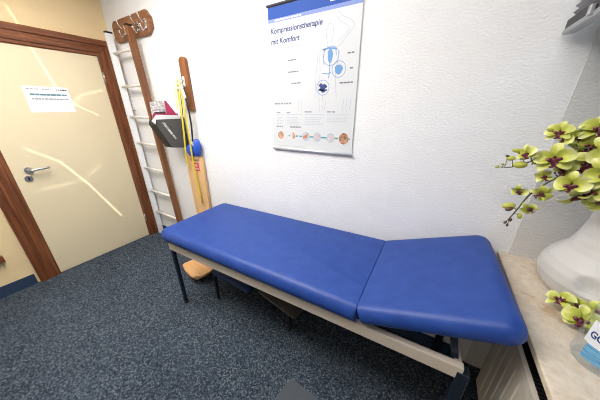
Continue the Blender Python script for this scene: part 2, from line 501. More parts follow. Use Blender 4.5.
# the board with a real slot: upright stiles, top bar, body
def leanbox(bm, xa0, xa1, z0, xb0, xb1, z1, th=.026):
    y0, y1 = lean(z0), lean(z1)
    hexa(bm, [(xa0, y0, z0), (xa1, y0, z0), (xa1, y0 + th, z0), (xa0, y0 + th, z0)], [(xb0, y1, z1), (xb1, y1, z1), (xb1, y1 + th, z1), (xb0, y1 + th, z1)])
def xl(z): return .955 + (.908 - .955) * z / 1.09
def xr(z): return 1.150 + (1.160 - 1.150) * z / 1.09
leanbox(bm, xl(.004), xr(.004), .004, xl(1.040), xr(1.040), 1.040)
leanbox(bm, xl(1.040), .985, 1.040, xl(1.072), .985, 1.072)
leanbox(bm, 1.120, xr(1.040), 1.040, 1.120, xr(1.072), 1.072)
leanbox(bm, xl(1.072), xr(1.072), 1.072, xl(1.090) + .006, xr(1.090) - .006, 1.090)
bmesh.ops.remove_doubles(bm, verts=bm.verts, dist=.0004)
link('board', bm, M['light_wood'], t)
pb = BM(); prism(pb, [(1.028, lean(.97) - .0012, .955), (1.105, lean(.97) - .0012, .955), (1.105, lean(1.03) - .0012, 1.035), (1.028, lean(1.03) - .0012, 1.035)], (0, .001, 0))
link('sticker', pb, M['red'], t)
pb = BM(); prism(pb, [(1.036, lean(.975) - .0016, .968), (1.096, lean(.975) - .0016, .968), (1.096, lean(.985) - .0016, .985), (1.036, lean(.985) - .0016, .985)], (0, .0004, 0))
prism(pb, [(1.050, lean(1.0) - .0018, .998), (1.082, lean(1.0) - .0018, .998), (1.082, lean(1.02) - .0018, 1.020), (1.050, lean(1.02) - .0018, 1.020)], (0, .0004, 0))
link('sticker_print', pb, M['photo_pale'], t)

t = thing('exercise_band', 'yellow rubber exercise band knotted on the upright hook board', 'band', (1.092, -.07, 1.69))
o0 = Vector((1.092, -.07, 1.69))
def band(path, w, m, name, side=(1, 0, .15)):
    return link(name, ribbon3(BM(), [Vector(p) - o0 for p in smooth_path(path, 6)], w, side), m, t, True)
band([(1.074, -.074, 1.690), (1.060, -.078, 1.60), (1.050, -.076, 1.45), (1.020, -.074, 1.25), (.985, -.070, 1.08), (.988, -.066, .99)], .022, M['yellow_band'], 'strand')
band([(1.100, -.078, 1.690), (1.105, -.080, 1.60), (1.108, -.080, 1.45), (1.100, -.078, 1.25), (1.082, -.072, 1.08), (1.070, -.062, .90), (1.080, -.058, .64)], .022, M['yellow_band'], 'strand')
band([(1.070, -.082, 1.690), (1.046, -.086, 1.65), (1.030, -.086, 1.56), (1.022, -.084, 1.50)], .026, M['pale_band'], 'loose_end', (1, 0, .4))
band([(1.112, -.082, 1.690), (1.142, -.088, 1.64), (1.160, -.088, 1.585)], .030, M['paper'], 'loose_end', (1, 0, .5))
kb = BM()
pts = [Vector((1.092 + .034 * math.cos(a), -.080 - .010 * math.sin(2 * a), 1.695 + .036 * math.sin(a))) - o0 for a in [2 * PI * k / 24 for k in range(25)]]
tube(kb, pts, .011, 8)
link('knot', kb, M['pale_band'], t, True)
kb = BM(); tube(kb, [Vector(p) - o0 for p in smooth_path([(.985, -.068, 1.03), (.955, -.064, .96), (.900, -.062, .90), (.815, -.060, .83)], 6)], .003, 6)
link('thin_cord', kb, M['paper'], t, True)

t = thing('rubber_pouch', 'bright blue rubber pouch hanging just above the pale beech board', 'pouch', (1.07, -.055, 1.19))
o1 = Vector((1.07, -.055, 1.19))
pb = BM()
ball(pb, Vector((1.140, -.045, 1.180)) - o1, .075, (.48, .38, 1.06), 16, 12, Euler((0, .12, 0)).to_matrix())
ball(pb, Vector((1.045, -.045, 1.150)) - o1, .070, (.60, .40, .84), 16, 12, Euler((0, -.1, 0)).to_matrix())
for v in pb.verts:
    v.co.y = max(v.co.y + .006 * math.sin(v.co.x * 140 + v.co.z * 40), -.045 + .015)
link('pouch_body', pb, M['blue_cloth'], t, True)
pb = BM(); tube(pb, [Vector(p) - o1 for p in smooth_path([(1.110, -.058, 1.235), (1.120, -.050, 1.38), (1.118, -.052, 1.55), (1.098, -.056, 1.69)], 6)], .007, 8)
link('cord', pb, M['bag_dark'], t, True)

# bag of brochures hung beside the ladder: open topped, its broad side to the right
t = thing('brochure_bag', 'dark grey hanging bag stuffed with papers beside the wooden ladder', 'bag', (.92, -.13, 1.17))
o2 = Vector((.92, -.13, 1.17))
def P2(x, y, z): return Vector((x, y, z)) - o2
def panel(name, quad, m, th=(.004, 0, 0), parent=None, bev=0):
    b = BM(); prism(b, [P2(*q) for q in quad], th, bev); return link(name, b, m, parent or t)
panel('broad_side', [(.960, -.262, 1.385), (.960, -.246, 1.425), (.975, -.016, 1.425), (.960, -.016, 1.165), (.955, -.165, 1.185)], M['bag'])
panel('broad_side', [(.850, -.262, 1.385), (.850, -.246, 1.425), (.835, -.016, 1.425), (.850, -.016, 1.165), (.855, -.165, 1.185)], M['bag_dark'])
b = BM()
hexa(b, [P2(.850, -.262, 1.385), P2(.964, -.262, 1.385), P2(.964, -.258, 1.388), P2(.850, -.258, 1.388)], [P2(.855, -.165, 1.185), P2(.959, -.165, 1.185), P2(.959, -.160, 1.188), P2(.855, -.160, 1.188)])
hexa(b, [P2(.855, -.165, 1.185), P2(.959, -.165, 1.185), P2(.959, -.160, 1.190), P2(.855, -.160, 1.190)], [P2(.850, -.016, 1.165), P2(.964, -.016, 1.165), P2(.964, -.016, 1.170), P2(.850, -.016, 1.170)])
hexa(b, [P2(.850, -.262, 1.385), P2(.964, -.262, 1.385), P2(.964, -.258, 1.385), P2(.850, -.258, 1.385)], [P2(.850, -.246, 1.425), P2(.964, -.246, 1.425), P2(.964, -.242, 1.425), P2(.850, -.242, 1.425)])
box(b, *(v for v in (.838 - .92, .976 - .92, -.018 + .13, -.013 + .13, 1.165 - 1.17, 1.440 - 1.17)))
link('gusset', b, M['bag_dark'], t)
b = BM()
pth = [P2(*q) for q in [(.968, -.020, 1.40), (.985, -.022, 1.46), (1.02, -.035, 1.56), (1.06, -.052, 1.65), (1.088, -.060, 1.684)]]
ribbon3(b, smooth_path(pth, 5), .020, (0, .35, .9)); link('strap', b, M['bag_dark'], t, True)
b = BM(); prism(b, [P2(.9655, -.150, 1.37), P2(.9655, -.060, 1.36), P2(.9625, -.075, 1.27), P2(.9625, -.125, 1.30)], (.002, 0, 0)); link('printed_patch', b, M['bag_dark'], t)
b = BM(); prism(b, [P2(.9655, -.215, 1.40), P2(.9655, -.190, 1.40), P2(.9625, -.110, 1.26), P2(.9625, -.125, 1.255)], (.002, 0, 0)); link('pale_stripe', b, M['page'], t)
def leaf(name, label, cat, quad, m, th, grp=None):
    b = BM(); c = sum((Vector(q) for q in quad), Vector()) / len(quad)
    prism(b, [Vector(q) - c for q in quad], th)
    return tag(link(name, b, m, loc=c), label, cat, grp)
leaf('magazine', 'white magazine at the front of the dark hanging bag', 'magazine', [(.948, -.285, 1.415), (.948, -.236, 1.462), (.950, -.030, 1.452), (.946, -.030, 1.22), (.944, -.14, 1.24)], M['paper'], (.006, 0, 0))
leaf('folder', 'magenta card folder tucked behind the white magazine in the bag', 'folder', [(.918, -.262, 1.415), (.918, -.243, 1.472), (.922, -.034, 1.468), (.916, -.034, 1.22), (.916, -.14, 1.24)], M['magenta'], (.010, 0, 0))
leaf('ring_binder', 'black thin binder behind the magenta folder in the bag', 'binder', [(.895, -.235, 1.40), (.895, -.215, 1.482), (.898, -.130, 1.480), (.890, -.130, 1.22), (.890, -.14, 1.24)], M['bag_dark'], (.014, 0, 0))
leaf('leaflet', 'grey printed leaflet standing tallest at the back of the bag', 'leaflet', [(.878, -.235, 1.40), (.872, -.225, 1.560), (.872, -.125, 1.572), (.878, -.050, 1.49), (.878, -.045, 1.30)], M['page'], (.003, 0, 0))
leaf('card_sheet', 'magenta edged card leaning at the wall side of the bag', 'card', [(.907, -.120, 1.42), (.892, -.112, 1.570), (.894, -.100, 1.574), (.913, -.022, 1.44), (.912, -.022, 1.36)], M['magenta'], (.003, 0, 0))

# ------------------------------------------------------------------ poster
t = thing('poster', 'large medical wall poster with blue header and figure drawing', 'poster', (0, 0, 0))
Y = -.008
link('sheet', box(BM(), 1.976, 2.556, Y, Y + .0015, 1.244, 2.062), M['poster'], t)
link('header_band', box(BM(), 1.977, 2.555, Y - .0006, Y, 1.995, 2.052), M['band_blue'], t)
link('header_line', box(BM(), 1.977, 2.555, Y - .0006, Y, 1.977, 1.995), M['band_pale'], t)
link('header_logo', box(BM(), 2.380, 2.440, Y - .0010, Y - .0004, 2.012, 2.046, .0), M['paper'], t)
b = BM()
x = 2.025
while x < 2.20:
    w_ = random.uniform(.008, .02); box(b, x, x + w_, Y - .0010, Y - .0006, 1.982, 1.990); x += w_ + .004
link('header_caption', b, M['paper'], t)
b = BM(); tube(b, [(1.972, Y - .002, 2.060), (2.560, Y - .002, 2.060)], .007, 10); link('top_rail', b, M['ink_black'], t, True)
b = BM(); tube(b, [(1.972, Y - .003, 1.240), (2.560, Y - .003, 1.240)], .0085, 12); link('bottom_rail', b, M['sil'], t, True)
link('title_text', text_on_back('Kompressionstherapie', 1.992, 2.340, 1.922, .028, Y - .0006, .022, .14), M['ink_blue'], t)
link('title_text', text_on_back('mit Komfort', 1.992, 2.196, 1.869, .028, Y - .0006, .022, .14), M['ink_blue'], t)
def rows(specs, m, name):
    for x0, x1, z, h, lo, hi, gap in specs:      # one printed line of word-long marks each
        b = BM(); x = x0
        while x < x1 - lo * .4:
            w_ = min(random.uniform(lo, hi), x1 - x); box(b, x, x + w_, Y - .0006, Y - .0001, z - h / 2, z + h / 2); x += w_ + gap
        link(name, b, m, t)
rows([(1.996, 2.215, 1.842, .009, .008, .028, .006)], M['ink_pale'], 'subtitle_line')
rows([(2.112, 2.178, 1.774, .006, .012, .025, .003), (2.112, 2.185, 1.711, .006, .012, .025, .003), (2.135, 2.205, 1.648, .006, .012, .025, .003),
      (2.492, 2.535, 1.774, .007, .012, .02, .003), (2.510, 2.532, 1.703, .007, .012, .02, .003), (2.455, 2.532, 1.634, .007, .012, .025, .003)], M['ink_dim'], 'caption_line')
rows([(1.998, 2.135, 1.533, .010, .008, .025, .005), (2.012, 2.045, 1.478, .007, .02, .03, .004), (2.092, 2.130, 1.478, .007, .02, .03, .004), (2.230, 2.280, 1.482, .007, .02, .03, .004), (2.385, 2.440, 1.482, .007, .02, .03, .004),
      (2.006, 2.060, 1.388, .010, .012, .03, .004), (2.118, 2.205, 1.388, .010, .012, .03, .004)], M['ink_grey'], 'heading_line')
sp = []
for x0, x1, n in ((2.012, 2.072, 5), (2.092, 2.200, 5), (2.230, 2.365, 5), (2.385, 2.520, 3)):
    sp.append((x0, x1 + .01, 1.466, .0045, .008, .022, .003))
    for k in range(n): sp.append((x0, x1 - random.uniform(0, .025), 1.448 - .0105 * k, .004, .008, .022, .003))
sp += [(2.012, 2.23, 1.262, .005, .01, .03, .004)]
rows(sp, M['ink_pale'], 'paragraph_line')
def ribbon(bm, pts, w, y=None, close=False, n=5):
    y = Y - .0006 if y is None else y
    P = smooth_path([(p[0], y, p[1]) for p in pts], n)
    if close: P = P + [P[0]]
    rows_ = []
    for i, p in enumerate(P):
        d_ = (P[min(i + 1, len(P) - 1)] - P[max(i - 1, 0)]).normalized(); s = Vector((-d_.z, 0, d_.x)) * w / 2
        rows_.append((bm.verts.new(p + s), bm.verts.new(p - s)))
    for a, c in zip(rows_, rows_[1:]): bm.faces.new((a[0], a[1], c[1], c[0]))
def circle(cx, cz, r, n=24, sx=1.0): return [(cx + r * sx * math.cos(2 * PI * k / n), cz + r * math.sin(2 * PI * k / n)) for k in range(n + 1)]
def disc(bm, cx, cz, r, y, sx=1.0, wob=0):
    vs = [bm.verts.new((px, y, pz)) for px, pz in [(cx + (r + wob * math.sin(5 * a + 1)) * sx * math.cos(a), cz + (r + wob * math.sin(3 * a)) * math.sin(a)) for a in [2 * PI * k / 28 for k in range(28)]]]
    bm.faces.new(vs)
b = BM()
# pale line drawing of a torso with head and one raised arm
ribbon(b, [(2.372, 1.835), (2.364, 1.875), (2.366, 1.905), (2.384, 1.918), (2.402, 1.905), (2.404, 1.870), (2.395, 1.835)], .003)
ribbon(b, [(2.374, 1.838), (2.372, 1.812), (2.345, 1.800), (2.318, 1.782), (2.310, 1.72), (2.304, 1.64), (2.302, 1.56)], .0025)
ribbon(b, [(2.325, 1.775), (2.332, 1.70), (2.324, 1.62), (2.322, 1.54)], .002)
ribbon(b, [(2.395, 1.836), (2.398, 1.815), (2.440, 1.812), (2.492, 1.862), (2.520, 1.892), (2.500, 1.918), (2.455, 1.940), (2.432, 1.962), (2.420, 1.950), (2.440, 1.922)], .0025)
ribbon(b, [(2.440, 1.922), (2.484, 1.896), (2.496, 1.886), (2.470, 1.858), (2.432, 1.832)], .002)
ribbon(b, [(2.446, 1.790), (2.438, 1.74), (2.428, 1.68), (2.432, 1.62), (2.440, 1.56)], .0025)
ribbon(b, [(2.352, 1.66), (2.350, 1.60), (2.352, 1.545)], .002)
for x0 in (2.180, 2.202, 2.330, 2.352, 2.366, 2.480, 2.500, 2.522):
    ribbon(b, [(x0, 1.555), (x0 + .006, 1.53), (x0 + .001, 1.505), (x0 + .008, 1.485)], .0022)
link('figure_outline', b, M['fig_line'], t)
b = BM()
ribbon(b, [(2.345, 1.802), (2.372, 1.808), (2.400, 1.806), (2.430, 1.800)], .008)
ribbon(b, [(2.358, 1.80), (2.352, 1.77), (2.356, 1.73)], .004); ribbon(b, [(2.424, 1.80), (2.428, 1.77)], .004)
ribbon(b, [(2.388, 1.74), (2.392, 1.70), (2.385, 1.66)], .004); ribbon(b, [(2.345, 1.690), (2.380, 1.684), (2.400, 1.690)], .004)
disc(b, 2.392, 1.772, .034, Y - .0008, .46, .003); disc(b, 2.446, 1.702, .024, Y - .0008, .95, .002)
link('figure_vessels', b, M['fig_blue'], t)
b = BM(); disc(b, 2.352, 1.616, .022, Y - .0008, 1.0, .007); ribbon(b, [(2.325, 1.604), (2.380, 1.600)], .008, Y - .0008); ribbon(b, [(2.338, 1.640), (2.366, 1.592)], .006, Y - .0009)
link('knot_drawing', b, M['ink_blue'], t)
b = BM()
for cx, cz, r in ((2.396, 1.770, .046), (2.446, 1.702, .040), (2.352, 1.614, .040)):
    ribbon(b, circle(cx, cz, r), .0032, Y - .0007, n=1)
link('detail_circles', b, M['ring_blue'], t)
for a_, b_ in ((2.105, 2.118), (2.160, 2.180), (2.190, 2.222), (2.268, 2.300), (2.350, 2.395), (2.440, 2.478), (2.522, 2.540)): link('connector_dash', box(BM(), a_, b_, Y - .0005, Y - .0001, 1.326, 1.335), M['teal'], t)
for cx, r, m, lb in ((2.040, .026, 'photo_brown', 0), (2.145, .024, 'photo', 1), (2.240, .027, 'photo', 2), (2.322, .027, 'photo_pale', 3), (2.415, .026, 'photo_pale', 4), (2.500, .034, 'photo_brown', 5)):
    b = BM(); disc(b, cx, 1.331, r + .003, Y - .0010, .95 if lb != 1 else .5)
    pc = link('photo_circle', b, M['ink_pale'] if lb in (2, 3, 4) else M['paper'], t)
    b = BM()
    if lb in (2, 3, 4): 
        ribbon(b, [(cx - r * .7, 1.331 - r * .45), (cx, 1.331), (cx + r * .7, 1.331 + r * .55)], r * (.75 if lb == 2 else .45), Y - .0013)
    else: disc(b, cx, 1.331, r, Y - .0013, .95 if lb != 1 else .5)
    link('photo_image', b, M[m], pc)

# ------------------------------------------------------------------ treatment table
bx0, by0 = 1.40, -.331
t = thing('treatment_table', 'blue upholstered treatment table with raised head section along the wall', 'treatment table', (bx0, by0, 0), 0)
SL = math.radians(1.75)                           # the lying surface rises a little towards the head
def lx(x): return x - bx0
W_ = .632
L1 = 1.475
xc = 2.835
b = BM(); pad(b, L1, W_, -.090, 0, [.020, .065, .065, .020], .050, .034, .003, 1)
o = link('main_cushion', b, M['vinyl'], t, True, loc=(lx(1.356) + L1 / 2, 0, .7215), rot=(0, -SL, 0))
A = math.radians(21.5); L2 = .507
b = BM(); pad(b, L2, W_, -.082, 0, [.055, .016, .016, .055], .042, .032, .003, -1)
for v in b.verts: v.co.x -= .035 * v.co.y * max(0, v.co.x / L2 + .5)
cx, cz = lx(xc) - .008, .7415
ox = cx + math.cos(A) * L2 / 2; oz = cz + math.sin(A) * L2 / 2
o = link('head_cushion', b, M['vinyl'], t, True, loc=(ox, 0, oz), rot=(0, -A, 0)); o['label'] = 'raised head cushion'
# underside boards
b = BM(); box(b, -.70, .70, -.27, .27, -.102, -.089, .002); link('cushion_board', b, M['ply'], t, loc=(lx(1.356) + L1 / 2, 0, .7215), rot=(0, -SL, 0))
b = BM(); box(b, -.215, .205, -.26, .26, -.094, -.080, .002); link('cushion_board', b, M['ply'], t, loc=(ox, 0, oz), rot=(0, -A, 0))
# frame
zb = lambda X: .530 + .060 * (X - 1.40) / 1.8
def beam(y0, y1, x0=1.412, x1=3.220, h=.058):
    b = BM()
    hexa(b, [(lx(x0), y0, zb(x0)), (lx(x1), y0, zb(x1)), (lx(x1), y1, zb(x1)), (lx(x0), y1, zb(x0))], [(lx(x0), y0, zb(x0) + h), (lx(x1), y0, zb(x1) + h), (lx(x1), y1, zb(x1) + h), (lx(x0), y1, zb(x0) + h)], .003)
    return b
link('side_beam', beam(-.286, -.258), M['cream'], t)
link('side_beam', beam(.245, .272), M['cream'], t)
for x in (1.43, 3.205):
    b = BM(); box(b, lx(x) - .012, lx(x) + .012, -.258, .245, zb(x) + .008, zb(x) + .05, .002); link('cross_beam', b, M['cream'], t)
legs = ((1.428, -.270), (1.428, .258), (3.222, -.270), (3.222, .258))
for x, y in legs:
    s = .0125 if x < 2 else .019
    b = BM(); box(b, lx(x) - s, lx(x) + s, y - s, y + s, .012, zb(x) + (.002 if x < 2 else .035), .003)
    lg = link('leg', b, M['dark_metal'], t)
    b = BM(); box(b, lx(x) - s - .003, lx(x) + s + .003, y - s - .003, y + s + .003, 0, .022, .003); link('foot_cap', b, M['black'], lg)
for x, z in ((1.428, .475),):
    b = BM(); tube(b, [(lx(x), -.254, z), (lx(x), .246, z)], .008, 10); link('leg_bar', b, M['steel'] if x < 2 else M['dark_metal'], t, True)
for y in (-.235, .235):
    b = BM(); hexa(b, [(lx(3.185), y - .011, .625), (lx(3.210), y - .011, .625), (lx(3.210), y + .011, .625), (lx(3.185), y + .011, .625)], [(lx(3.150), y - .011, .775), (lx(3.175), y - .011, .775), (lx(3.175), y + .011, .775), (lx(3.150), y + .011, .775)], .002)
    link('head_strut', b, M['dark_metal'], t)
b = BM(); tube(b, [(lx(2.845), -.25, .605), (lx(2.845), .25, .605)], .010, 10); link('hinge_rod', b, M['steel'], t, True)

# ------------------------------------------------------------------ things under the table
t = thing('step_stool', 'low stool with navy top and black legs under the blue table', 'stool', (1.83, -.37, 0), math.radians(-2))
b = BM(); box(b, -.220, .190, -.085, .145, .262, .298, .010, 3); link('top', b, M['navy_top'], t)
b = BM(); box(b, -.200, .170, -.070, .130, .238, .263, .003); link('apron', b, M['black'], t)
for x, y in ((-.198, -.072), (-.02, .125), (-.198, .125), (.168, .125)):
    b = BM(); box(b, x - .012, x + .012, y - .012, y + .012, 0, .242, .002); lg = link('leg', b, M['black'], t)

t = thing('low_bench', 'low black-legged bench with grey ribbed top under the table middle', 'bench', (2.19, -.28, 0), math.radians(-10))
b = BM(); box(b, -.165, .205, -.095, .165, .165, .190, .006, 2); link('top', b, M['grey_top'], t)
b = BM()
for k in range(7):
    y = -.075 + k * .036; box(b, -.155, .195, y, y + .016, .1895, .1935, .001)
link('ribs', b, M['grey_top'], t)
for x, y in ((.140, -.075), (.0, .145), (.180, .145), (-.14, .145)):
    b = BM(); box(b, x - .013, x + .013, y - .013, y + .013, 0, .167, .002); link('leg', b, M['black'], t)

t = thing('balance_board', 'pale wooden balance board with wavy edge near the left table legs', 'balance board', (1.245, -.305, 0), math.radians(-8))
out = []
for k in range(48):
    a = 2 * PI * k / 48
    cx_, sy_ = math.cos(a), math.sin(a)
    rx = .150 * math.copysign(abs(cx_) ** .42, cx_); ry = .125 * math.copysign(abs(sy_) ** .42, sy_)
    wv = 1 + .055 * math.cos(5 * a + .6)
    out.append((rx * wv, ry * wv, .085))
b = BM(); prism(b, out, (0, 0, .024), .004); link('deck', b, M['pad_wood'], t)
for y in (-.07, .07):
    pts = [(.11 * math.cos(PI + PI * k / 14), y - .011, .085 + .085 * math.sin(PI + PI * k / 14)) for k in range(15)]
    b = BM(); prism(b, pts, (0, .022, 0)); link('rocker', b, M['pad_wood'], t)

# floor mat, its corner just in the picture
b = BM()
prism(b, [(2.500, -.640, .0005), (3.02, -.686, .0005), (2.94, -1.75, .0005), (2.30, -1.69, .0005)][::-1], (0, 0, .004), .001)
tag(link('floor_mat', b, M['mat_grey']), 'thin grey floor mat on the carpet in front of the table', 'mat')

# ------------------------------------------------------------------ radiator beneath the sill
t = thing('radiator', 'cream ribbed panel radiator beneath the stone window sill', 'radiator', (3.40, -.95, 0))
b = BM(); box(b, -.042, .040, -.80, .615, .292, .716, .008, 3); link('panel', b, M['radiator'], t)
b = BM()
y = -.77
while y < .57:
    prism(b, [(-.0415, y, .325), (-.0450, y + .007, .335), (-.0450, y + .013, .335), (-.0415, y + .020, .325)], (0, 0, .355)); y += .048
link('ribs', b, M['radiator'], t)
b = BM(); box(b, .036, .040, -.795, .610, .710, .737); box(b, -.042, -.028, -.795, .610, .712, .737); box(b, -.040, .038, .606, .612, .710, .737); box(b, -.040, .038, -.798, -.792, .710, .737)
link('grille_frame', b, M['radiator'], t)
b = BM(); box(b, -.028, .036, -.79, .605, .7155, .7175)
y = -.785
while y < .60:
    box(b, -.027, .035, y, y + .005, .717, .735); y += .014
link('grille', b, M['black'], t)
b = BM(); box(b, .038, .0995, -.5, -.44, .35, .70); link('wall_bracket', b, M['radiator'], t)
b = BM(); box(b, .038, .0995, .38, .44, .35, .70); link('wall_bracket', b, M['radiator'], t)

# ------------------------------------------------------------------ pleated blind
t = thing('pleated_blind', 'grey pleated window blind hanging at the upper right', 'blind', (3.318, 0, 0))
yb0, yb1 = -1.90, -.035
b = BM(); zs = [1.783 + k * .0095 for k in range(48)]
cols = []
for k, z in enumerate(zs):
    x = .007 if k % 2 else -.009
    cols.append((x, z))
fr, bk = [], []
for x, z in cols:
    fr.append((b.verts.new((x, yb0, z)), b.verts.new((x, yb1, z))))
for p, q in zip(fr, fr[1:]): b.faces.new((p[0], p[1], q[1], q[0]))
link('pleats', b, M['pleat'], t)
b = BM(); box(b, -.016, .016, yb0, yb1 + .012, 1.740, 1.757, .004); link('bottom_rail', b, M['alu'], t)
b = BM(); box(b, -.014, .014, yb0, yb1 + .006, 1.756, 1.784, .001); link('rail_insert', b, M['black'], t)
b = BM(); box(b, -.026, -.014, -.238, -.222, 1.744, 1.772, .003); link('pull_handle', b, M['alu'], t)
b = BM(); box(b, -.018, .018, yb0, yb1, 2.218, 2.25, .003); box(b, -.018, .080, -.30, -.26, 2.232, 2.2785, .003); box(b, -.018, .080, -1.64, -1.6, 2.232, 2.2785, .003)
box(b, .030, .080, -.30, -.26, 2.25, 2.33); box(b, .030, .080, -1.64, -1.6, 2.25, 2.33)
link('head_rail', b, M['alu'], t)

# ------------------------------------------------------------------ vase with orchids
VX, VY, VZ = 3.630, -.200, .825
t = thing('vase', 'white bulbous ceramic vase on the stone window sill', 'vase', (VX, VY, VZ))
prof_v = [(.0, 0), (.130, 0), (.160, .010), (.180, .036), (.190, .078), (.186, .112), (.172, .142), (.148, .168), (.126, .190), (.111, .215), (.101, .245), (.095, .285), (.090, .330), (.085, .38), (.083, .42), (.087, .448), (.083, .454), (.077, .448), (.073, .40), (.073, .33), (.0, .33)]
pv = []
for i in range(1, len(prof_v) - 2):
    for k in range(8):
        f = k / 8; a_, c_ = prof_v[i], prof_v[i + 1]; pv.append((a_[0] + (c_[0] - a_[0]) * f, a_[1] + (c_[1] - a_[1]) * f))
pv.append(prof_v[-2])
b = BM(); lathe(b, pv, 160)
hc = Vector((3.5207 - VX, -.342 - VY, .936 - VZ))
for v in b.verts:                                  # the neck leans a little to the left
    f = min(1, max(0, (v.co.z - .12) / .12)); v.co.x -= .022 * f * f * (3 - 2 * f)
for v in b.verts:                                  # thumb-shaped hollow in the belly
    dd = (v.co - hc).length
    if dd < .040:
        v.co += Vector((.30, .48, -.82)).normalized() * .026 * (1 - (dd / .040) ** 2) ** 1.5
link('vase_body', b, M['vase'], t, True)

def tepal(bm, ang, L, W, cup, lift, z0=0.0):
    nu, nv = 9, 5; grid = []
    for i in range(nu):
        th = .22 + (PI - .30) * i / (nu - 1); u = (math.cos(.22) - math.cos(th)) / (math.cos(.22) - math.cos(PI - .08)); w = W * math.sin(th) ** .85
        row = []
        for j in range(nv):
            s = (j / (nv - 1) - .5) * 2
            x = L * (.06 + .94 * u); y = w * s / 2
            z = z0 + lift * math.sin(u * PI * .8) + cup * (s * s) * w * .6 - .006 * u * u
            ca, sa = math.cos(ang), math.sin(ang)
            row.append(bm.verts.new((x * ca - y * sa, x * sa + y * ca, z)))
        grid.append(row)
    for i in range(nu - 1):
        for j in range(nv - 1): bm.faces.new((grid[i][j], grid[i][j + 1], grid[i + 1][j + 1], grid[i + 1][j]))
def flower_meshes(seed):
    rnd = random.Random(seed); b = BM()
    for a in (PI / 2, PI / 2 + 2.2, PI / 2 - 2.2):
        tepal(b, a + rnd.uniform(-.15, .15), .046 * rnd.uniform(.9, 1.12), .027 * rnd.uniform(.85, 1.1), rnd.uniform(.2, .5), rnd.uniform(.004, .014))
    for a in (.28, PI - .28):
        tepal(b, a + rnd.uniform(-.2, .2), .047 * rnd.uniform(.9, 1.1), .047 * rnd.uniform(.85, 1.1), rnd.uniform(.2, .55), rnd.uniform(.006, .018), .003)
    bmesh.ops.recalc_face_normals(b, faces=b.faces)
    m1 = bpy.data.meshes.new('petals'); b.to_mesh(m1); b.free(); m1.materials.append(M['petal'])
    for p in m1.polygons: p.use_smooth = True
    b = BM()
    tip = rnd.uniform(.9, 1.3)
    ball(b, (0, -.016, .012), .013, (.75, 1.35 * tip, .45), 12, 8, Euler((.4, 0, 0)).to_matrix())
    for sx in (-1, 1):
        ball(b, (sx * .012, -.006, .014), .010, (1.15, .75, .5), 10, 7, Euler((0, sx * -.7, sx * .5)).to_matrix())
        ball(b, (sx * .007, -.032 * tip, .010), .006, (1.2, .8, .4), 8, 6)
    ball(b, (0, .002, .013), .0055, (.8, .9, 1.5), 8, 6)
    bmesh.ops.scale(b, vec=(.84, .84, .9), verts=b.verts)
    m2 = bpy.data.meshes.new('lip'); b.to_mesh(m2); b.free(); m2.materials.append(M['lip'])
    for p in m2.polygons: p.use_smooth = True
    return m1, m2
KINDS = [flower_meshes(k) for k in (3, 8, 12, 21, 34)]
_n = [0]
def flower(parent, org, p, facing, roll=0, s=1.0):
    q = Vector(facing).to_track_quat('Z', 'Y')
    PET, LIP = KINDS[_n[0] % 5]; _n[0] += 1
    mw = Matrix.Translation(Vector(p) - org) @ q.to_matrix().to_4x4() @ Matrix.Rotation(roll, 4, 'Z') @ Matrix.Scale(s, 4)
    o = bpy.data.objects.new('flower', PET); C.objects.link(o); o.parent = parent; o.matrix_local = mw
    l = bpy.data.objects.new('lip', LIP); C.objects.link(l); l.parent = o
    return o
def bud(parent, org, p, r, dirv, m='bud'):
    b = BM(); q = Vector(dirv).to_track_quat('Z', 'Y').to_matrix()
    ball(b, (0, 0, 0), r, (.8, .8, 1.25), 12, 8, q)
    for v in b.verts: pass
    return link('bud', b, M[m], parent, True, loc=Vector(p) - org)
def stem(parent, org, path, r0, r1):
    P = smooth_path(path, 6); n = len(P)
    b = BM(); tube(b, [p - org for p in P], [r0 + (r1 - r0) * i / (n - 1) for i in range(n)], 8)
    return link('stem', b, M['stem'], parent, True)
def twig(bm, org, a, c, r=.0016):
    a, c = Vector(a), Vector(c); mid = (a + c) / 2 + Vector((0, -.004, .006))
    tube(bm, [p - org for p in smooth_path([a, mid, c], 4)], r, 6)
MOUTH = Vector((VX - .03, VY - .02, VZ + .43))
def orchid(name, label, path, r0, r1, flowers, buds, org=None):
    org = Vector(path[0]) if org is None else org
    tt = thing(name, label, 'orchid', org, 0, 'orchids by the window')
    stem(tt, org, path, r0, r1)
    P = smooth_path(path, 6)
    for p, f, roll, s in flowers:
        flower(tt, org, p, f, roll, s)
        c = min(P, key=lambda q: (q - Vector(p)).length); tb = BM(); twig(tb, org, c, Vector(p) - Vector(f).normalized() * .002); link('flower_stalk', tb, M['stem'], tt, True)
    for p, r, dv, m in buds:
        bud(tt, org, p, r, dv, m)
        c = min(P, key=lambda q: (q - Vector(p)).length); tb = BM(); twig(tb, org, c, p, .0013); link('flower_stalk', tb, M['stem'], tt, True)
    return tt
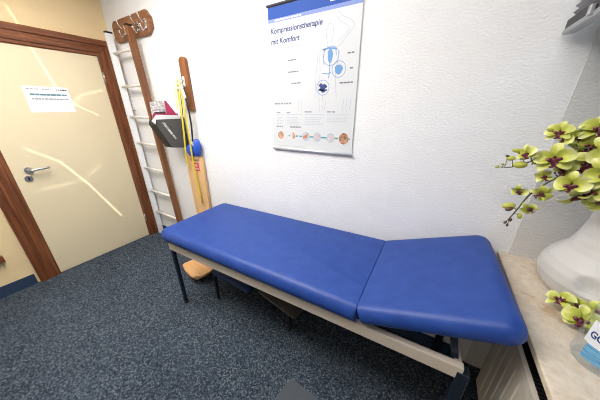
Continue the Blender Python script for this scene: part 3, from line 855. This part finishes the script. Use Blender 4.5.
# directions: v = towards the camera from the flowers
orchid('orchid', 'orchid with the lowest drooping lime flowers above the vase',
    [MOUTH + Vector((.02, -.01, -.06)), (3.60, -.22, 1.31), (3.56, -.25, 1.345), (3.50, -.265, 1.330), (3.44, -.25, 1.303), (3.405, -.205, 1.287), (3.373, -.21, 1.258), (3.331, -.21, 1.196), (3.310, -.21, 1.124), (3.296, -.21, 1.078)], .0042, .0022,
    [((3.394, -.290, 1.266), (-.45, -.75, .1), .2, .95), ((3.436, -.295, 1.259), (-.25, -.8, -.1), -.3, 1.0), ((3.478, -.285, 1.226), (-.3, -.8, .0), .5, 1.0), ((3.415, -.285, 1.232), (.2, -.6, -.6), .9, .95), ((3.350, -.215, 1.270), (-.6, -.5, -.1), .6, .62),
     ((3.297, -.215, 1.205), (-.4, -.7, -.3), .3, .62), ((3.356, -.22, 1.208), (.1, -.8, -.1), -.8, .72), ((3.340, -.215, 1.140), (.0, -.8, -.2), .9, .60)],
    [((3.282, -.21, 1.136), .017, (-1, 0, -.3), 'bud'), ((3.284, -.222, 1.128), .011, (-1, -.5, -.6), 'bud_dark'), ((3.325, -.21, 1.101), .010, (.3, 0, -1), 'bud'), ((3.303, -.21, 1.078), .0065, (0, 0, -1), 'bud_dark'), ((3.290, -.21, 1.064), .006, (-.5, 0, -1), 'bud_dark'), ((3.299, -.21, 1.054), .0055, (0, 0, -1), 'bud_dark')])
orchid('orchid', 'orchid reaching furthest left with green buds at its tip',
    [MOUTH + Vector((-.015, -.02, -.05)), (3.585, -.235, 1.33), (3.53, -.25, 1.395), (3.454, -.225, 1.385), (3.398, -.225, 1.372), (3.340, -.22, 1.350), (3.297, -.215, 1.318), (3.253, -.21, 1.291), (3.214, -.21, 1.286)], .0038, .0016,
    [((3.346, -.245, 1.338), (-.42, -.80, .25), .25, 1.12), ((3.430, -.235, 1.325), (-.2, -.85, .1), -.4, 1.0), ((3.278, -.225, 1.345), (-.7, -.5, .1), .5, .75), ((3.445, -.305, 1.314), (-.3, -.8, .2), .8, 1.05), ((3.385, -.24, 1.300), (-.7, -.5, -.3), -.9, .85), ((3.315, -.225, 1.325), (-.9, -.3, .3), .2, .6)],
    [((3.271, -.215, 1.302), .0165, (-1, 0, -.1), 'bud'), ((3.240, -.21, 1.322), .011, (-1, 0, -.2), 'bud'), ((3.248, -.21, 1.352), .010, (-1, 0, .1), 'bud'), ((3.208, -.21, 1.286), .006, (-1, 0, 0), 'bud'), ((3.222, -.21, 1.298), .0055, (-1, 0, .3), 'bud'), ((3.228, -.21, 1.330), .0055, (-1, 0, .2), 'bud_dark')])
orchid('orchid', 'topmost orchid with lime flowers near the right picture edge',
    [MOUTH + Vector((.005, .03, -.05)), (3.59, -.215, 1.36), (3.55, -.20, 1.44), (3.50, -.18, 1.455), (3.43, -.19, 1.44), (3.375, -.195, 1.418), (3.335, -.20, 1.405)], .0038, .0018,
    [((3.346, -.205, 1.420), (-.5, -.6, .3), .1, .80), ((3.384, -.20, 1.405), (.3, -.75, .35), .6, .78), ((3.430, -.20, 1.432), (-.1, -.7, .6), .2, 1.05), ((3.428, -.21, 1.380), (-.2, -.85, .1), -.5, .95), ((3.450, -.265, 1.375), (-.3, -.8, .2), .9, 1.1), ((3.478, -.195, 1.450), (-.3, -.7, .4), .3, 1.0), ((3.410, -.215, 1.345), (.4, -.5, .6), .4, .95), ((3.462, -.235, 1.405), (.5, -.4, .7), 1.2, 1.05), ((3.372, -.20, 1.395), (-.9, -.2, .5), -.6, .8)],
    [((3.318, -.20, 1.428), .008, (-1, 0, .3), 'bud')])
# short sprig beside the bottle
orchid('orchid_sprig', 'short orchid sprig lying on the sill between vase and bottle',
    [(3.600, -.395, .835), (3.55, -.40, .846), (3.50, -.385, .858), (3.455, -.362, .868)], .003, .002,
    [((3.468, -.362, .872), (-.5, -.2, .75), .6, .85), ((3.505, -.370, .868), (.1, -.4, .85), -.4, .85), ((3.492, -.435, .868), (-.35, -.65, .65), .2, 1.0), ((3.548, -.392, .880), (-.1, -.6, .7), -.6, .95)],
    [((3.446, -.357, .872), .006, (-1, 0, .2), 'bud')])
bpy.data.objects['orchid_sprig']['group'] = 'orchids by the window'

# ------------------------------------------------------------------ disinfectant bottle
BX, BY = 3.503, -.556; BR = .062
t = thing('disinfectant_bottle', 'clear plastic bottle with blue and white label on the sill edge', 'bottle', (BX, BY, .8255))
b = BM(); lathe(b, [(.050, 0), (.058, .003), (.062, .012), (.062, .150), (.058, .172), (.046, .190), (.026, .204), (.018, .212), (.018, .235)], 40)
link('bottle_body', b, M['clear'], t, True)
def wrap(bm_fn, name, m, z0, z1, a0, a1, r):
    b = BM(); n = 30; lo = []; hi = []
    for k in range(n + 1):
        a = a0 + (a1 - a0) * k / n
        lo.append(b.verts.new((r * math.cos(a), r * math.sin(a), z0))); hi.append(b.verts.new((r * math.cos(a), r * math.sin(a), z1)))
    for k in range(n): b.faces.new((lo[k], lo[k + 1], hi[k + 1], hi[k]))
    return link(name, b, m, t, True)
wrap(None, 'label_front', M['lab_white'], .078, .150, math.radians(192), math.radians(300), BR + .0006)
wrap(None, 'label_lower', M['lab_blue'], .030, .078, math.radians(202), math.radians(300), BR + .0005)
def wrap_text(s, a0, a1, z, h, m, off):
    b, xa, xb, ya, yb = text_bm(s, off)
    for v in b.verts:
        a = a0 + (v.co.x - xa) / (xb - xa) * (a1 - a0)
        v.co = Vector(((BR + .0012) * math.cos(a), (BR + .0012) * math.sin(a), z + v.co.y / .7 * h))
    return link('label_text', b, m, t)
wrap_text('GO', math.radians(199), math.radians(226), .100, .020, M['ink_blue'], .03)
b = BM(); tube(b, [(0, 0, .232), (0, 0, .262)], .021, 20); link('cap', b, M['white_plastic'], t, autosmooth=.6)

# ------------------------------------------------------------------ light
def area(name, loc, target, sx, sy, power, color=(1, 1, 1), spread=None):
    l = bpy.data.lights.new(name, 'AREA'); l.shape = 'RECTANGLE'; l.size = sx; l.size_y = sy; l.energy = power; l.color = color
    if spread is not None: l.spread = spread
    o = bpy.data.objects.new(name, l); C.objects.link(o); o.location = loc
    o.rotation_euler = (Vector(target) - Vector(loc)).to_track_quat('-Z', 'Y').to_euler()
    return o
area('ceiling_panel_light', (1.45, -1.15, 2.585), (1.45, -1.15, 0), 1.4, .8, 62, (1, .97, .93))
area('ceiling_fill_light', (2.75, -1.35, 2.57), (2.55, -.2, 1.0), .9, .7, 19, (1, .98, .96))  # added fill lamp, stands in for light bounced around the room
# sun glints thrown on the door by something shiny: thin collimated beams
def glint(A, B, D, dist, width, power):
    A, B, D = Vector(A), Vector(B), Vector(D).normalized()
    mid = (A + B) / 2; c = (B - A) - D * (B - A).dot(D); L_ = c.length
    xax = c.normalized(); zax = -D; yax = zax.cross(xax)
    l = bpy.data.lights.new('sun_glint', 'AREA'); l.shape = 'RECTANGLE'; l.size = L_; l.size_y = width; l.energy = power; l.spread = math.radians(.45); l.color = (1, .95, .85)
    o = bpy.data.objects.new('sun_glint', l); C.objects.link(o)
    o.matrix_world = Matrix.Translation(mid - D * dist) @ Matrix((xax, yax, zax)).transposed().to_4x4()

DIR = (-.8, .6, -.1)
for pts, wd, e in ((((-.640, 2.24), (-.580, 1.93), (-.500, 1.585)), .009, 6.0), (((-.503, 1.590), (-.285, 1.450)), .010, 4.5),
                   (((-.450, 1.555), (-.36, 1.635), (-.190, 1.68)), .028, 1.6),
                   (((-.860, 1.20), (-.680, 1.05)), .022, 2.4), (((-.685, 1.055), (-.548, .80)), .014, 4.6), (((-.550, .805), (-.365, .36)), .012, 6.0),
                   (((-.880, .84), (-.57, .85), (-.40, .97)), .032, 1.1)):
    for (ya, za), (yb, zb_) in zip(pts, pts[1:]):
        glint((0, ya, za), (0, yb, zb_), DIR, 2.4, wd, .62 * e * wd * math.hypot(yb - ya, zb_ - za))
w = bpy.data.worlds.new('sky'); bpy.context.scene.world = w; w.use_nodes = True
N, L = w.node_tree.nodes, w.node_tree.links
bg = N['Background']; sk = N.new('ShaderNodeTexSky'); sk.sky_type = 'NISHITA'; sk.sun_elevation = math.radians(40); sk.sun_rotation = math.radians(-100); sk.sun_disc = False
L.new(sk.outputs[0], bg.inputs['Color']); bg.inputs['Strength'].default_value = .22

# ------------------------------------------------------------------ camera
cam = bpy.data.cameras.new('camera'); cam.sensor_width = 36; cam.lens = 226.03 * 36 / 600; cam.clip_start = .02
co = bpy.data.objects.new('camera', cam); C.objects.link(co)
r = Vector((0.8605065, 0.5093989, -0.0064235)); u = Vector((-0.1859683, 0.3258374, 0.9269551)); f = r.cross(u) * -1
co.matrix_world = Matrix.Translation((2.98854, -1.34727, 1.50186)) @ Matrix((r, u, -f)).transposed().to_4x4()
sc = bpy.context.scene
sc.camera = co
sc.view_settings.view_transform = 'Standard'
sc.view_settings.look = 'None'
sc.view_settings.exposure = .12
sc.cycles.use_denoising = True
sc.cycles.max_bounces = 8
sc.cycles.filter_width = 1.0
sc.cycles.use_light_tree = False
